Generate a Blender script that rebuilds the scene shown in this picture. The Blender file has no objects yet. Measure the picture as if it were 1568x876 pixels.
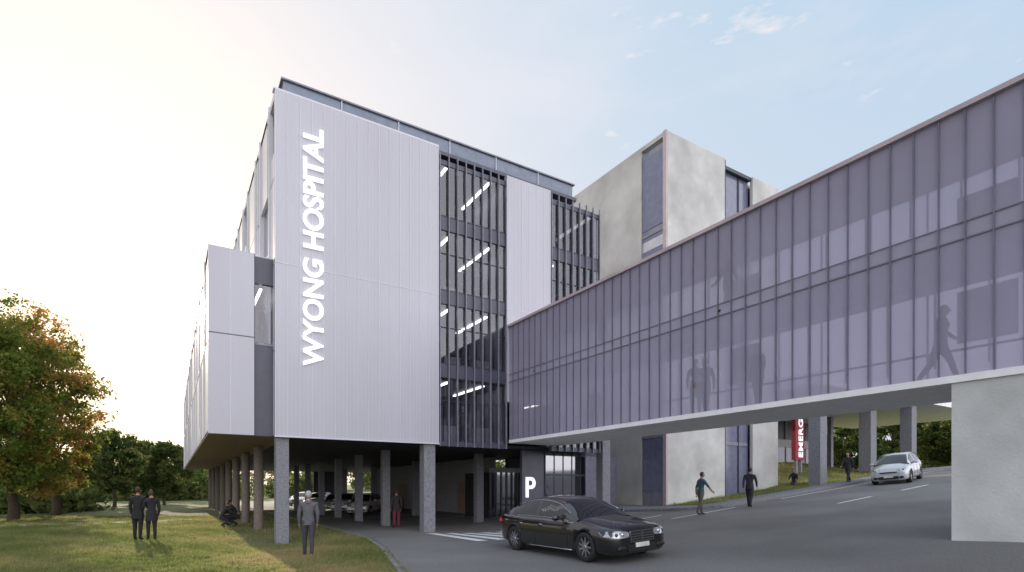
import bpy, bmesh, math, random
import numpy as np
from mathutils import Vector, Matrix
from mathutils.bvhtree import BVHTree
random.seed(4); rng=np.random.default_rng(7)
scene=bpy.context.scene
scene.view_settings.view_transform='Standard'
try: scene.view_settings.look='None'
except: pass
EYE=1.75; YAW=math.radians(31.73); F_PX=844.0
SY,CY=math.sin(YAW),math.cos(YAW)
def ray(px):
    u=(px-784)/F_PX
    return (SY+CY*u, CY-SY*u)
def atY(px,Y):
    r=ray(px); return r[0]/r[1]*Y
def atX(px,X):
    r=ray(px); return r[1]/r[0]*X
# ---------------- camera
ZK,ZX,ZY=1.0,784,438
cam=bpy.data.cameras.new('camera'); co=bpy.data.objects.new('camera',cam); scene.collection.objects.link(co)
co.location=(0,0,EYE); co.rotation_euler=(math.radians(90),0,-YAW)
cam.sensor_width=36; cam.lens=F_PX/1568*36*ZK; cam.shift_x=ZK*(ZX-784)/1568; cam.shift_y=ZK*(749-ZY)/1568; cam.clip_end=3000; cam.clip_start=0.1
scene.camera=co
# ---------------- materials
def newmat(n):
    m=bpy.data.materials.new(n); m.use_nodes=True; nt=m.node_tree; nt.nodes.clear()
    out=nt.nodes.new('ShaderNodeOutputMaterial'); return m,nt,out
def N(nt,t,**k):
    n=nt.nodes.new(t)
    for a,b in k.items():
        if a.startswith('_'): setattr(n,a[1:],b)
        else: n.inputs[a].default_value=b
    return n
def pm(n,col,rough=.6,metal=0,var=.12,scale=3,bump=0,bscale=40,col2=None,emit=0,spec=.5,coat=0,stretch=None,scale2=None):
    m,nt,out=newmat(n); L=nt.links
    p=N(nt,'ShaderNodeBsdfPrincipled',Roughness=rough,Metallic=metal)
    p.inputs['Specular IOR Level'].default_value=spec
    p.inputs['Coat Weight'].default_value=coat; p.inputs['Coat Roughness'].default_value=.03
    tc=N(nt,'ShaderNodeTexCoord'); mp=N(nt,'ShaderNodeMapping')
    if stretch: mp.inputs['Scale'].default_value=stretch
    L.new(tc.outputs['Object'],mp.inputs['Vector'])
    nz=N(nt,'ShaderNodeTexNoise',Scale=scale,Detail=6.0,Roughness=.6); L.new(mp.outputs[0],nz.inputs['Vector'])
    c2=col2 or tuple(c*(1-var*2) for c in col)
    c1=col if col2 else tuple(min(1,c*(1+var*.6)) for c in col)
    cr=N(nt,'ShaderNodeValToRGB'); cr.color_ramp.elements[0].position=.3; cr.color_ramp.elements[1].position=.7
    cr.color_ramp.elements[0].color=(*c2,1); cr.color_ramp.elements[1].color=(*c1,1)
    L.new(nz.outputs['Fac'],cr.inputs[0])
    src=cr.outputs[0]
    if scale2:
        n2=N(nt,'ShaderNodeTexNoise',Scale=scale2,Detail=3.0); L.new(tc.outputs['Object'],n2.inputs['Vector'])
        mr=N(nt,'ShaderNodeMapRange'); mr.inputs[1].default_value=.3; mr.inputs[2].default_value=.7; mr.inputs[3].default_value=.76; mr.inputs[4].default_value=1.18
        L.new(n2.outputs['Fac'],mr.inputs[0])
        vm=N(nt,'ShaderNodeVectorMath',_operation='SCALE'); L.new(src,vm.inputs[0]); L.new(mr.outputs[0],vm.inputs['Scale']); src=vm.outputs[0]
    L.new(src,p.inputs['Base Color'])
    if emit:
        p.inputs['Emission Color'].default_value=(*col,1); p.inputs['Emission Strength'].default_value=emit
    if bump:
        nb=N(nt,'ShaderNodeTexNoise',Scale=bscale,Detail=5.0); L.new(tc.outputs['Object'],nb.inputs['Vector'])
        b=N(nt,'ShaderNodeBump',Strength=bump,Distance=.02); L.new(nb.outputs['Fac'],b.inputs['Height']); L.new(b.outputs[0],p.inputs['Normal'])
    L.new(p.outputs[0],out.inputs[0]); return m
def glassmat(n,tint,fac=.15,rough=.02,refl=(.9,.92,1)):
    m,nt,out=newmat(n); t=N(nt,'ShaderNodeBsdfTransparent',Color=(*tint,1)); g=N(nt,'ShaderNodeBsdfGlossy',Color=(*refl,1),Roughness=rough)
    mx=N(nt,'ShaderNodeMixShader'); fr=N(nt,'ShaderNodeFresnel',IOR=1.5); ad=N(nt,'ShaderNodeMath',_operation='ADD'); ad.inputs[1].default_value=fac; ad.use_clamp=True
    nt.links.new(fr.outputs[0],ad.inputs[0]); nt.links.new(ad.outputs[0],mx.inputs[0])
    nt.links.new(t.outputs[0],mx.inputs[1]); nt.links.new(g.outputs[0],mx.inputs[2]); nt.links.new(mx.outputs[0],out.inputs[0]); return m
def screenmat(n,col,transp,rough=.4,tl_=.3):
    m,nt,out=newmat(n); t=N(nt,'ShaderNodeBsdfTransparent',Color=(.88,.86,.94,1))
    p=N(nt,'ShaderNodeBsdfPrincipled',Roughness=rough); 
    tc=N(nt,'ShaderNodeTexCoord'); nz=N(nt,'ShaderNodeTexNoise',Scale=.35,Detail=3.0); nt.links.new(tc.outputs['Object'],nz.inputs['Vector'])
    cr=N(nt,'ShaderNodeValToRGB'); cr.color_ramp.elements[0].position=.35; cr.color_ramp.elements[1].position=.65
    cr.color_ramp.elements[0].color=(*[c*.93 for c in col],1); cr.color_ramp.elements[1].color=(*[c*1.07 for c in col],1)
    nt.links.new(nz.outputs['Fac'],cr.inputs[0]); nt.links.new(cr.outputs[0],p.inputs['Base Color'])
    tl=N(nt,'ShaderNodeBsdfTranslucent',Color=(*col,1)); m1=N(nt,'ShaderNodeMixShader',Fac=tl_)
    nt.links.new(p.outputs[0],m1.inputs[1]); nt.links.new(tl.outputs[0],m1.inputs[2])
    mx=N(nt,'ShaderNodeMixShader',Fac=transp); nt.links.new(m1.outputs[0],mx.inputs[1]); nt.links.new(t.outputs[0],mx.inputs[2]); nt.links.new(mx.outputs[0],out.inputs[0]); return m
def leafmat(n,stops):
    m,nt,out=newmat(n); L=nt.links
    at=N(nt,'ShaderNodeAttribute',_attribute_name='tint'); cr=N(nt,'ShaderNodeValToRGB'); e=cr.color_ramp.elements
    e[0].position=stops[0][0]; e[0].color=(*stops[0][1],1); e[1].position=stops[-1][0]; e[1].color=(*stops[-1][1],1)
    for p,c in stops[1:-1]:
        q=e.new(p); q.color=(*c,1)
    L.new(at.outputs['Fac'],cr.inputs[0])
    d=N(nt,'ShaderNodeBsdfDiffuse'); t=N(nt,'ShaderNodeBsdfTranslucent'); L.new(cr.outputs[0],d.inputs[0]); L.new(cr.outputs[0],t.inputs[0])
    mx=N(nt,'ShaderNodeMixShader',Fac=.55); L.new(d.outputs[0],mx.inputs[1]); L.new(t.outputs[0],mx.inputs[2]); L.new(mx.outputs[0],out.inputs[0]); return m
M={}
M['panel']=pm('white_metal_panel',(.485,.48,.545),.42,var=.05,scale=.5,stretch=(1,1,.15))
M['panel2']=pm('white_metal_panel_b',(.62,.61,.66),.45,var=.04,scale=.6)
M['rib']=pm('panel_rib',(.64,.635,.70),.4,var=.03)
M['joint']=pm('panel_joint',(.25,.25,.28),.6)
M['slate']=pm('slate_panel',(.075,.08,.115),.4,var=.1)
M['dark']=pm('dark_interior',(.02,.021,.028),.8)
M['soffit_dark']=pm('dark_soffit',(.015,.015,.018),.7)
M['soffit_tan']=pm('tan_soffit',(.27,.175,.13),.6,stretch=(8,.3,1))
M['soffit_white']=pm('white_soffit',(.86,.85,.86),.6,var=.05)
M['roof']=pm('blue_roof_metal',(.17,.20,.26),.35,metal=.3)
M['fin']=pm('grey_fin',(.24,.24,.31),.45)
M['fin_dark']=pm('dark_mullion',(.04,.042,.06),.4)
M['conc']=pm('precast_concrete',(.52,.51,.50),.85,var=.06,scale=1.2,bump=.5,bscale=25,scale2=.35)
M['conc_l']=pm('board_concrete',(.56,.56,.55),.85,var=.05,scale=1.5,bump=.4,bscale=18,scale2=.5)
M['conc_col']=pm('column_concrete',(.24,.245,.275),.8,var=.2,scale=14,bump=.4,bscale=60)
M['conc_warmlit']=pm('column_concrete_warmlit',(.24,.20,.175),.8,var=.15,scale=10)  # colonnade column concrete with the brown light put into its colour
M['screen']=screenmat('perforated_screen',(.42,.39,.51),.25,tl_=.2)
M['screen_back']=screenmat('screen_glass',(.62,.59,.70),.45,tl_=.7)
M['mull']=pm('bridge_mullion',(.16,.155,.21),.4)
M['capm']=pm('bridge_coping',(.50,.40,.43),.5,var=.12,scale=.8)
M['band']=pm('bridge_band',(.60,.58,.66),.5)
M['glass']=glassmat('window_glass',(.68,.71,.78),.07)
M['glass_side']=glassmat('window_glass_side',(.3,.32,.4),.25,.05)
M['blueglass']=pm('blue_window',(.17,.18,.27),.15,var=.1,spec=.8)
M['lamp']=pm('lamp_strip',(1,.95,.88),.5,emit=4.0)
M['letter']=pm('white_letter',(.95,.95,.97),.5,var=0,emit=.7)
M['red']=pm('red_sign_panel',(.34,.02,.05),.5)
M['white']=pm('road_paint_white',(.80,.80,.80),.7,var=.12,scale=12)
M['asph']=pm('asphalt',(.20,.197,.195),.75,var=.15,scale=30,bump=.6,bscale=150,scale2=.25,spec=.35)
M['path']=pm('footpath_blue',(.15,.16,.21),.85,var=.12,scale=6,bump=.2)
M['kerb']=pm('kerb_concrete',(.22,.22,.23),.85,var=.15,scale=6)
M['gravel']=pm('pale_gravel',(.5,.46,.38),.9,var=.15,scale=20,bump=.5)
M['bark']=pm('bark',(.10,.075,.055),.95,var=.25,scale=12,bump=.8,bscale=20)
M['lawn']=pm('lawn',(.22,.22,.10),.95,col2=(.11,.13,.05),scale=9,bump=1,bscale=60,scale2=.3)
M['leafA']=leafmat('leaf_autumn',[(0,(.09,.14,.03)),(.35,(.19,.24,.05)),(.6,(.30,.28,.07)),(.8,(.46,.27,.09)),(1,(.58,.33,.12))])
M['leafG']=leafmat('leaf_green',[(0,(.05,.085,.028)),(.5,(.12,.16,.05)),(1,(.25,.24,.10))])
M['blade']=leafmat('grass_blade',[(0,(.12,.16,.05)),(.5,(.24,.27,.095)),(.8,(.39,.36,.17)),(1,(.50,.37,.22))])
# ---------------- builder
class MB:
    def __init__(s): s.v=[];s.f=[];s.m=[];s.mats=[];s.sm=[]
    def mi(s,mat):
        if mat not in s.mats: s.mats.append(mat)
        return s.mats.index(mat)
    def box(s,x0,x1,y0,y1,z0,z1,mat):
        b=len(s.v); s.v+=[(x0,y0,z0),(x1,y0,z0),(x1,y1,z0),(x0,y1,z0),(x0,y0,z1),(x1,y0,z1),(x1,y1,z1),(x0,y1,z1)]
        i=s.mi(mat)
        for q in ((0,3,2,1),(4,5,6,7),(0,1,5,4),(1,2,6,5),(2,3,7,6),(3,0,4,7)):
            s.f.append(tuple(b+k for k in q)); s.m.append(i); s.sm.append(False)
    def quad(s,pts,mat,smooth=False):
        b=len(s.v); s.v+=[tuple(p) for p in pts]; s.f.append(tuple(range(b,b+len(pts)))); s.m.append(s.mi(mat)); s.sm.append(smooth)
    def tube(s,pts,rad,mat,n=8,cap=True,sx=1):
        pts=[Vector(p) for p in pts]; b=len(s.v); i=s.mi(mat)
        for k,p in enumerate(pts):
            d=(pts[min(k+1,len(pts)-1)]-pts[max(k-1,0)])
            if d.length<1e-9: d=Vector((0,0,1))
            d.normalize(); up=Vector((0,1,0)) if abs(d.y)<.9 else Vector((1,0,0))
            a=d.cross(up).normalized(); c=a.cross(d).normalized()
            for j in range(n):
                t=2*math.pi*j/n; s.v.append(tuple(p+a*math.cos(t)*rad[k]*sx+c*math.sin(t)*rad[k]))
        for k in range(len(pts)-1):
            for j in range(n):
                s.f.append((b+k*n+j,b+(k+1)*n+j,b+(k+1)*n+(j+1)%n,b+k*n+(j+1)%n)); s.m.append(i); s.sm.append(True)
        if cap:
            s.f.append(tuple(b+j for j in range(n))); s.m.append(i); s.sm.append(False)
            e=b+(len(pts)-1)*n; s.f.append(tuple(e+j for j in reversed(range(n)))); s.m.append(i); s.sm.append(False)
    def ell(s,c,r,mat,nu=12,nv=8,fn=None):
        b=len(s.v); i=s.mi(mat)
        for a in range(nv+1):
            ph=math.pi*a/nv
            for j in range(nu):
                t=2*math.pi*j/nu; p=(math.sin(ph)*math.cos(t),math.sin(ph)*math.sin(t),math.cos(ph))
                if fn: p=fn(p)
                s.v.append((c[0]+p[0]*r[0],c[1]+p[1]*r[1],c[2]+p[2]*r[2]))
        for a in range(nv):
            for j in range(nu):
                s.f.append((b+a*nu+j,b+(a+1)*nu+j,b+(a+1)*nu+(j+1)%nu,b+a*nu+(j+1)%nu)); s.m.append(i); s.sm.append(True)
    def mesh(s,name):
        me=bpy.data.meshes.new(name); me.from_pydata(s.v,[],s.f)
        for m in s.mats: me.materials.append(m)
        me.polygons.foreach_set('material_index',s.m); me.polygons.foreach_set('use_smooth',s.sm); me.update(); return me
    def obj(s,name,parent=None,bevel=0):
        o=bpy.data.objects.new(name,s.mesh(name)); scene.collection.objects.link(o)
        if parent: o.parent=parent
        if bevel:
            bm=o.modifiers.new('bevel','BEVEL'); bm.width=bevel; bm.segments=2; bm.limit_method='ANGLE'
        return o
def empty(name,loc=(0,0,0)):
    o=bpy.data.objects.new(name,None); o.location=loc; scene.collection.objects.link(o); return o
# ---------------- terrain
def sp(x,k=.6): return np.logaddexp(0,k*x)/k
def ss(a,b,x):
    t=np.clip((x-a)/(b-a),0,1); return t*t*(3-2*t)
def G(x,y):
    x=np.asarray(x,float); y=np.asarray(y,float)
    r=.098*(sp(x-11.3)-sp(x-46))
    r2=.05*np.clip(15-y,-6,20)*ss(7,13,x)*(1-ss(46,70,x)*.6)
    dip=-.30*np.exp(-(((x-3.0)/1.5)**2+((y-20)/3)**2))
    mound=1.3*np.exp(-(((x-39)/5)**2+((y-25)/4.2)**2))
    return r+r2+dip+mound
def g(x,y): return float(G(x,y))
def gridmesh(name,XX,YY,ZZ,mat,smooth=True):
    ny,nx=XX.shape; co=np.stack([XX,YY,ZZ],-1).reshape(-1,3)
    idx=np.arange(nx*ny).reshape(ny,nx); q=np.stack([idx[:-1,:-1],idx[:-1,1:],idx[1:,1:],idx[1:,:-1]],-1).reshape(-1,4)
    me=bpy.data.meshes.new(name); me.vertices.add(len(co)); me.vertices.foreach_set('co',co.ravel())
    me.loops.add(q.size); me.loops.foreach_set('vertex_index',q.ravel()); me.polygons.add(len(q)); me.polygons.foreach_set('loop_start',np.arange(len(q))*4)
    me.update(calc_edges=True); me.validate(); me.materials.append(mat)
    me.polygons.foreach_set('use_smooth',[smooth]*len(q))
    o=bpy.data.objects.new(name,me); scene.collection.objects.link(o); return o
xs=np.concatenate([[-900,-500,-250,-120,-70,-45,-32],np.arange(-24,60,.5),[62,66,72,80,95,120,180,300,500,900]])
ys=np.concatenate([[-900,-400,-150,-60,-30],np.arange(-20,50,.5),[52,55,60,65,72,80,95,120,180,300,500,900]])
XX,YY=np.meshgrid(xs,ys); gridmesh('ground',XX,YY,G(XX,YY),M['lawn'])
def xl(y): return np.interp(y,[-60,0,4,8,11,13.5,15.8,19,22,30,90],[-1,-1,1.5,3.3,4.15,4.75,5.35,5.9,6.0,6.2,6.2])
def sheet(name,ya,yb,fl,fr,off,mat,ny,nx):
    Y=np.linspace(ya,yb,ny)[:,None]*np.ones((1,nx)); t=np.linspace(0,1,nx)[None,:]
    l=np.array([fl(v) for v in Y[:,0]])[:,None]; r=np.array([fr(v) for v in Y[:,0]])[:,None]
    X=l+(r-l)*t; return gridmesh(name,X,Y,G(X,Y)+off,mat)
def xr2(y):
    if y<18: return 20+2*(1-math.sqrt(max(0,1-((18-y)/2)**2)))
    return 20.0
sheet('road',-40,16,lambda y:float(xl(y)),lambda y:110,.02,M['asph'],120,220)
sheet('road',16,90,lambda y:float(xl(y)),xr2,.02,M['asph'],180,40)
def strip(name,pts,w,off,mat,h=None,bevel=0):
    P=[]
    for a,b in zip(pts[:-1],pts[1:]):
        n=max(1,int(math.dist(a,b)/.5))
        P+=[(a[0]+(b[0]-a[0])*i/n,a[1]+(b[1]-a[1])*i/n) for i in range(n)]
    P.append(pts[-1]); P=np.array(P); T=np.gradient(P,axis=0); T/=np.linalg.norm(T,axis=1)[:,None]
    Nn=np.stack([-T[:,1],T[:,0]],-1); Q=P+Nn*w
    mb=MB()
    for i in range(len(P)-1):
        a,b,c,d=P[i],P[i+1],Q[i+1],Q[i]
        za,zb,zc,zd=[g(*k)+off for k in (a,b,c,d)]
        mb.quad([(*a,za),(*b,zb),(*c,zc),(*d,zd)],mat)
        if h:
            mb.quad([(*a,za-h),(*b,zb-h),(*b,zb),(*a,za)],mat); mb.quad([(*d,zd),(*c,zc),(*c,zc-h),(*d,zd-h)],mat)
    return mb.obj(name)
arc=[(22-2*math.sin(t),18-2*math.cos(t)) for t in np.linspace(math.pi/2,0,9)]
kc=[(20,30),(20,22)]+arc+[(30,16),(60,16),(108,16)]
strip('kerb',kc,.16,.15,M['kerb'],.2)
kc2=[(20.16,30),(20.16,22)]+[(22-1.84*math.sin(t),18-1.84*math.cos(t)) for t in np.linspace(math.pi/2,0,9)]+[(30,16.16),(60,16.16),(108,16.16)]
strip('footpath',kc2,1.25,.13,M['path'],.14)
lk=[(float(xl(y)),y) for y in np.linspace(6,62,40)]
strip('kerb',lk,.12,.05,M['kerb'],.1)
def mark(mb,x0,x1,y0,y1,off=.026):
    nx=max(1,int(abs(x1-x0)/.5)); ny=max(1,int(abs(y1-y0)/.5))
    for i in range(nx):
        for j in range(ny):
            a,b=x0+(x1-x0)*i/nx,x0+(x1-x0)*(i+1)/nx; c,d=y0+(y1-y0)*j/ny,y0+(y1-y0)*(j+1)/ny
            mb.quad([(a,c,g(a,c)+off),(b,c,g(b,c)+off),(b,d,g(b,d)+off),(a,d,g(a,d)+off)],M['white'])
mb=MB()
for k in range(6): 
    x=8.5+k*.78; mark(mb,x,x+.42,15.9,20.2,.03)
mb.obj('zebra_crossing')
mb=MB()
for k in range(9): mark(mb,21.5+k*5,24.0+k*5,11.2,11.34)
mark(mb,24.5,60,15.4,15.5)
mark(mb,17,21,15.3,15.42); mark(mb,14.6,18.2,17.0,17.12)
for k in range(7): mark(mb,10.9,15.2,30+k*5.4,30.12+k*5.4)
mb.obj('road_marking')
mb=MB(); mb.tube([(13.5,13.6,g(13.5,13.6)+.0),(13.5,13.6,g(13.5,13.6)+.03)],[.32,.32],M['joint'],24); mb.obj('manhole_cover')
strip('gravel_path',[(-9,33),(-5,34.5),(-1,34.2),(1.5,36)],1.8,.02,M['gravel'])
# ---------------- hospital
H0,H1=3.66,16.0; YF=21.1; XL=3.14; XA=9.47; XB=12.77; XC=15.18; XR=18.2; YBK=62
FL=[3.66,6.74,9.83,12.92,16.0]
hosp=empty('hospital_building')
mb=MB()
def panelwall(x0,x1,z0,z1,y,step=.42):
    mb.box(x0,x1,y,y+.2,z0,z1,M['panel'])
    n=max(1,round((x1-x0)/step)); 
    for i in range(n+1):
        x=x0+(x1-x0)*i/n; x=min(max(x,x0+.012),x1-.012)
        mb.box(x-.010,x+.010,y-.018,y,z0+.01,z1-.01,M['rib'])
        if i<n:
            for fr in (.33,.66):
                xm=x+(x1-x0)/n*fr; mb.box(xm-.004,xm+.004,y-.006,y-.0,z0+.01,z1-.01,M['rib'])
    mb.box(x0,x1,y-.012,y-.001,9.83,9.85,M['rib'])
panelwall(XL,XA,H0,H1,YF); panelwall(XB,XC,H0+2,15.8,YF)
mb.box(XL-.02,XA+.02,YF-.05,YF-.0,H0-.05,H0-.001,M['rib'])
mb.box(XL-.05,XA,YF+.0,YF+.3,H1+.002,H1+.06,M['rib'])
mb.obj('front_panels',hosp)
mb=MB(); gl=MB()
def glaz(x0,x1,y,top,seed):
    gl.quad([(x0,y+.09,H0),(x1,y+.09,H0),(x1,y+.09,top),(x0,y+.09,top)],M['glass'])
    mb.box(x0,x1,y+.06,y+.22,H0-.1,H0+.1,M['slate'])
    for z in FL[1:4]:
        mb.box(x0,x1,y+.06,y+.085,z-.30,z+.28,M['slate']); mb.box(x0,x1,y+.04,y+.059,z-.32,z-.29,M['fin_dark'])
        mb.box(x0,x1,y+.04,y+.059,z+.27,z+.30,M['fin_dark'])
        mb.box(x0,x1,y+.05,y+.085,z-1.3,z-1.27,M['fin_dark'])
    mb.box(x0,x1,y+.06,y+.2,top-.2,top,M['slate'])
    n=round((x1-x0)/.42)
    for i in range(n+1):
        x=x0+.03+(x1-x0-.06)*i/n
        mb.box(x-.014,x+.014,y-.06,y+.03,H0-.12,top+.22,M['fin'] )
        mb.box(x-.016,x+.016,y+.033,y+.089,H0,top,M['fin_dark'])
    return
glaz(XA+.02,XB,YF,15.55,1); glaz(XC+.02,XR,YF,15.45,2)
mb.obj('glazing_frames',hosp); gl.obj('glass',hosp)
mb=MB()
for k,z in enumerate(FL[:-1]):
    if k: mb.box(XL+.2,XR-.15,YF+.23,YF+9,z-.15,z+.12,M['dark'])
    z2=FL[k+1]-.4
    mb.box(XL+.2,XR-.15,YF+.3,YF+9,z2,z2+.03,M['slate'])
    for x,yo,ln in ((XA+.55,.35,2.7),(XA+2.25+.15*k,.35,3.0),(XA+.9,4.2,1.6),(XC+.35,.4,2.8),(XC+1.7,3.2,1.8)):
        if (k,x)!=(0,XC+.35): mb.box(x,x+.11,YF+yo,YF+yo+ln,z2-.06,z2-.005,M['lamp'])
    mb.box(XA+3.2,XA+3.28,YF+.3,YF+8.9,z+.13,z2,M['slate'])
    for x in (XA+.8,XA+2.4,XC+.6,XC+2.0):
        mb.box(x,x+.8,YF+1.2,YF+1.7,z+.13,z+.9,M['joint'])
mb.box(XL+.2,XR-.16,YF+9,YF+9.2,H0,H1-.1,M['joint'])
mb.obj('interior_floors',hosp)
mb=MB()
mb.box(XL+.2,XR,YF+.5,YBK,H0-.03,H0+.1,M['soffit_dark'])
mb.box(XR-.2,XR,YF+9.3,YBK,H0+.1,H1,M['panel2'])
mb.box(XR-.15,XR-.002,YF+.23,YF+9.2,H0+.1,15.4,M['slate'])
mb.box(XL+.2,XR-.2,YBK-.2,YBK,H0+.1,H1,M['panel2'])
mb.box(XL+.2,XR-1.2,YF+.35,YBK-.3,H1-.05,H1+.1,M['slate'])
mb.box(3.5,16.9,YF+.55,YBK-2,H1+.1,H1+.78,M['roof']); mb.box(3.42,17.0,YF+.47,YBK-1.9,H1+.781,H1+.84,M['fin'])
for x in (5.6,7.9,10.2,12.5,14.8): mb.box(x,x+.03,YF+.5,YF+.545,H1+.1,H1+.78,M['rib'])
mb.obj('roof_and_shell',hosp)
mb=MB(); y=YF+.02; k=0
mb.box(XL+.12,XL+.18,YF+.21,YBK,H0,H1,M['blueglass'])
while y<YBK-1:
    w=[1.1,1.9,.8,2.4][k%4]; 
    for i in range(4):
        z0,z1=FL[i],FL[i+1]
        off=(i*7+k*3)%4
        if off!=1:
            mb.box(XL-.0,XL+.11,y+.21,y+w,z0+.03,z1-.03,M['panel2'])
        else:
            mb.box(XL,XL+.11,y+.21,y+w,z0+.03,z0+.9,M['panel2']); 
    mb.box(XL-.06,XL+.1,y+w+.02,y+w+.1,H0,H1,M['rib'])
    y+=w+[.55,.7,.5,.9][k%4]; k+=1
mb.box(XL,XL+.3,YF+.21,YBK,H1-.25,H1+.02,M['panel2'])
mb.obj('side_wall',hosp)
WX=1.07; WT=10.1; WY=YF+.3
mb=MB()
xw=2.5
mb.box(WX,xw,WY,WY+.2,H0,7.1,M['panel']); mb.box(WX,xw,WY,WY+.2,7.14,WT,M['panel'])
mb.box(WX+.02,xw,WY+.03,WY+.19,7.1,7.14,M['joint'])
for z0,z1 in ((H0,7.1),(7.14,WT)):
    mb.box(WX+.68,WX+.695,WY-.006,WY,z0+.02,z1-.02,M['rib'])
mb.box(xw+.03,XL,WY+.12,WY+.3,H0,6.9,M['slate']); mb.box(xw+.03,XL,WY+.12,WY+.3,9.1,WT-.05,M['slate'])
mb.box(xw+.03,XL,WY+.1,WY+.3,6.9,6.98,M['fin']); mb.box(xw,xw+.03,WY+.05,WY+.3,H0,WT,M['fin_dark'])
mb.box(WX+.1,XL,WY+.3,YBK-1,6.8,6.95,M['dark']); mb.box(WX+.1,XL-.02,WY+3,WY+3.1,6.96,9.1,M['soffit_tan'])
mb.box(2.72,2.81,WY+.4,WY+2.6,8.97,9.03,M['lamp'])
mb.box(WX,XL-.02,WY+.2,YBK-1,WT-.1,WT+.02,M['panel2'])
mb.box(WX+.0,XL+.19,WY+.2,YBK-1,H0-.02,H0+.1,M['soffit_tan'])
mb.box(XL+.19,XL+.6,YF+.2,YBK,H0-.035,H0+.0,M['soffit_tan'])
mb.box(WX+.06,WX+.1,WY+.2,YBK-1,H0+.1,WT-.1,M['blueglass'])
y=WY+.2; k=0
while y<YBK-3:
    for i,(z0,z1) in enumerate(((H0,6.85),(6.95,WT))):
        w=[2.2,1.5,3.0][(k+i)%3]
        mb.box(WX,WX+.055,y,y+w,z0+.02,z1-.02,M['panel2'])
        mb.box(WX,WX+.055,y+w+.02,y+3.3,z0+.02,z0+.8,M['panel2'])
        mb.box(WX-.05,WX+.05,y+w-.05,y+w+.0,z0+.03,z1-.03,M['rib'])
    y+=3.4; k+=1
mb.box(WX+.0,WX+.1,WY+.2,YBK-1,WT-.4,WT-.101,M['panel2'])
mb.obj('low_wing',hosp)
g2=MB(); g2.quad([(xw+.03,WY+.2,6.98),(XL,WY+.2,6.98),(XL,WY+.2,9.1),(xw+.03,WY+.2,9.1)],M['glass']); g2.obj('wing_window',hosp)
mb=MB()
def scol(x,y,w,top,mat,bot=None):
    b=g(x,y)-.2 if bot is None else bot
    mb.box(x-w/2,x+w/2,y-w/2,y+w/2,b,top,mat)
scol(XL+.27,YF+.33,.44,H0-.04,M['conc_col']); scol(9.1,YF+.33,.5,H0-.06,M['conc_col']); scol(18.6,YF+.2,.5,5.2,M['conc_col'])
for i in range(1,9):
    yy=21.4+i*4.9
    mb.tube([(3.25,yy,g(3.25,yy)-.2),(3.25,yy,H0-.04)],[.2,.2],M['conc_warmlit'],14)
    scol(8.8,21.4+i*4.45,.36,H0-.031,M['conc_col'])
    if i%2: scol(13.9,21.4+i*4.45,.4,H0-.031,M['conc_col'])
mb.obj('columns',hosp,bevel=.015)
mb=MB()
mb.box(14.3,XR,22.2,22.4,-.6,H0-.04,M['slate'])
mb.box(16.0,16.2,28,50,-.6,H0-.04,M['joint']); mb.box(13.0,15.8,YBK-.4,YBK-.2,-.6,H0-.04,M['dark'])
for yy in (31,36,42): mb.box(15.95,15.99,yy,yy+1.6,-.4,2.2,M['soffit_tan'])  # tan patches paint the lit areas onto the undercroft wall
for x in np.arange(15.6,18.2,.55): mb.box(x,x+.04,22.14,22.19,0,H0-.1,M['fin_dark'])
mb.box(15.6,18.1,22.13,22.15,2.4,2.5,M['fin_dark'])
for i in range(7): 
    x=15.3+i*.35; mb.box(x,x+.05,27,27.08,-.3,2.7,M['fin_dark'])
mb.box(15.2,17.5,26.98,27.1,2.7,2.95,M['joint']); mb.box(15.2,17.5,27.2,30,-.3,2.7,M['dark'])
mb.obj('undercroft_walls',hosp)
g3=MB(); g3.quad([(15.2,27.1,-.2),(17.5,27.1,-.2),(17.5,27.1,2.7),(15.2,27.1,2.7)],M['glass_side'])
g3.quad([(15.6,22.17,.3),(18.15,22.17,.3),(18.15,22.17,3.4),(15.6,22.17,3.4)],M['glass_side']); g3.obj('lobby_glass',hosp)
# ---------------- text signs
def textmesh(s,bold=.02,ext=.03,spacing=1.0):
    c=bpy.data.curves.new('t','FONT'); c.body=s; c.offset=bold; c.extrude=ext; c.space_character=spacing
    o=bpy.data.objects.new('t',c); scene.collection.objects.link(o)
    dg=bpy.context.evaluated_depsgraph_get(); me=bpy.data.meshes.new_from_object(o.evaluated_get(dg)); bpy.data.objects.remove(o)
    v=np.array([q.co[:] for q in me.vertices]); return me,v
def vsign(name,s,x0,x1,y,z0,z1,mat,depth=.06,parent=None,bold=.02):
    me,v=textmesh(s,bold); a=v.min(0); b=v.max(0); n=(v-a)/(b-a)
    for q,k in zip(me.vertices,n): q.co=(x1+(x0-x1)*k[1],y-depth*k[2],z0+(z1-z0)*k[0])
    me.materials.clear(); me.materials.append(mat); me.update()
    o=bpy.data.objects.new(name,me); scene.collection.objects.link(o); o.parent=parent; return o
sg=empty('hospital_name_sign'); vsign('letters','WYONG HOSPITAL',4.07,4.80,YF-.04,6.25,15.0,M['letter'],.06,sg,.022)
me,v=textmesh('P',.015); a=v.min(0); b=v.max(0); n=(v-a)/(b-a)
for q,k in zip(me.vertices,n): q.co=(14.48+.56*k[0],22.19-.05*k[2],1.35+.98*k[1])
me.materials.clear(); me.materials.append(M['letter']); o=bpy.data.objects.new('parking_sign',me); scene.collection.objects.link(o)
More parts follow.
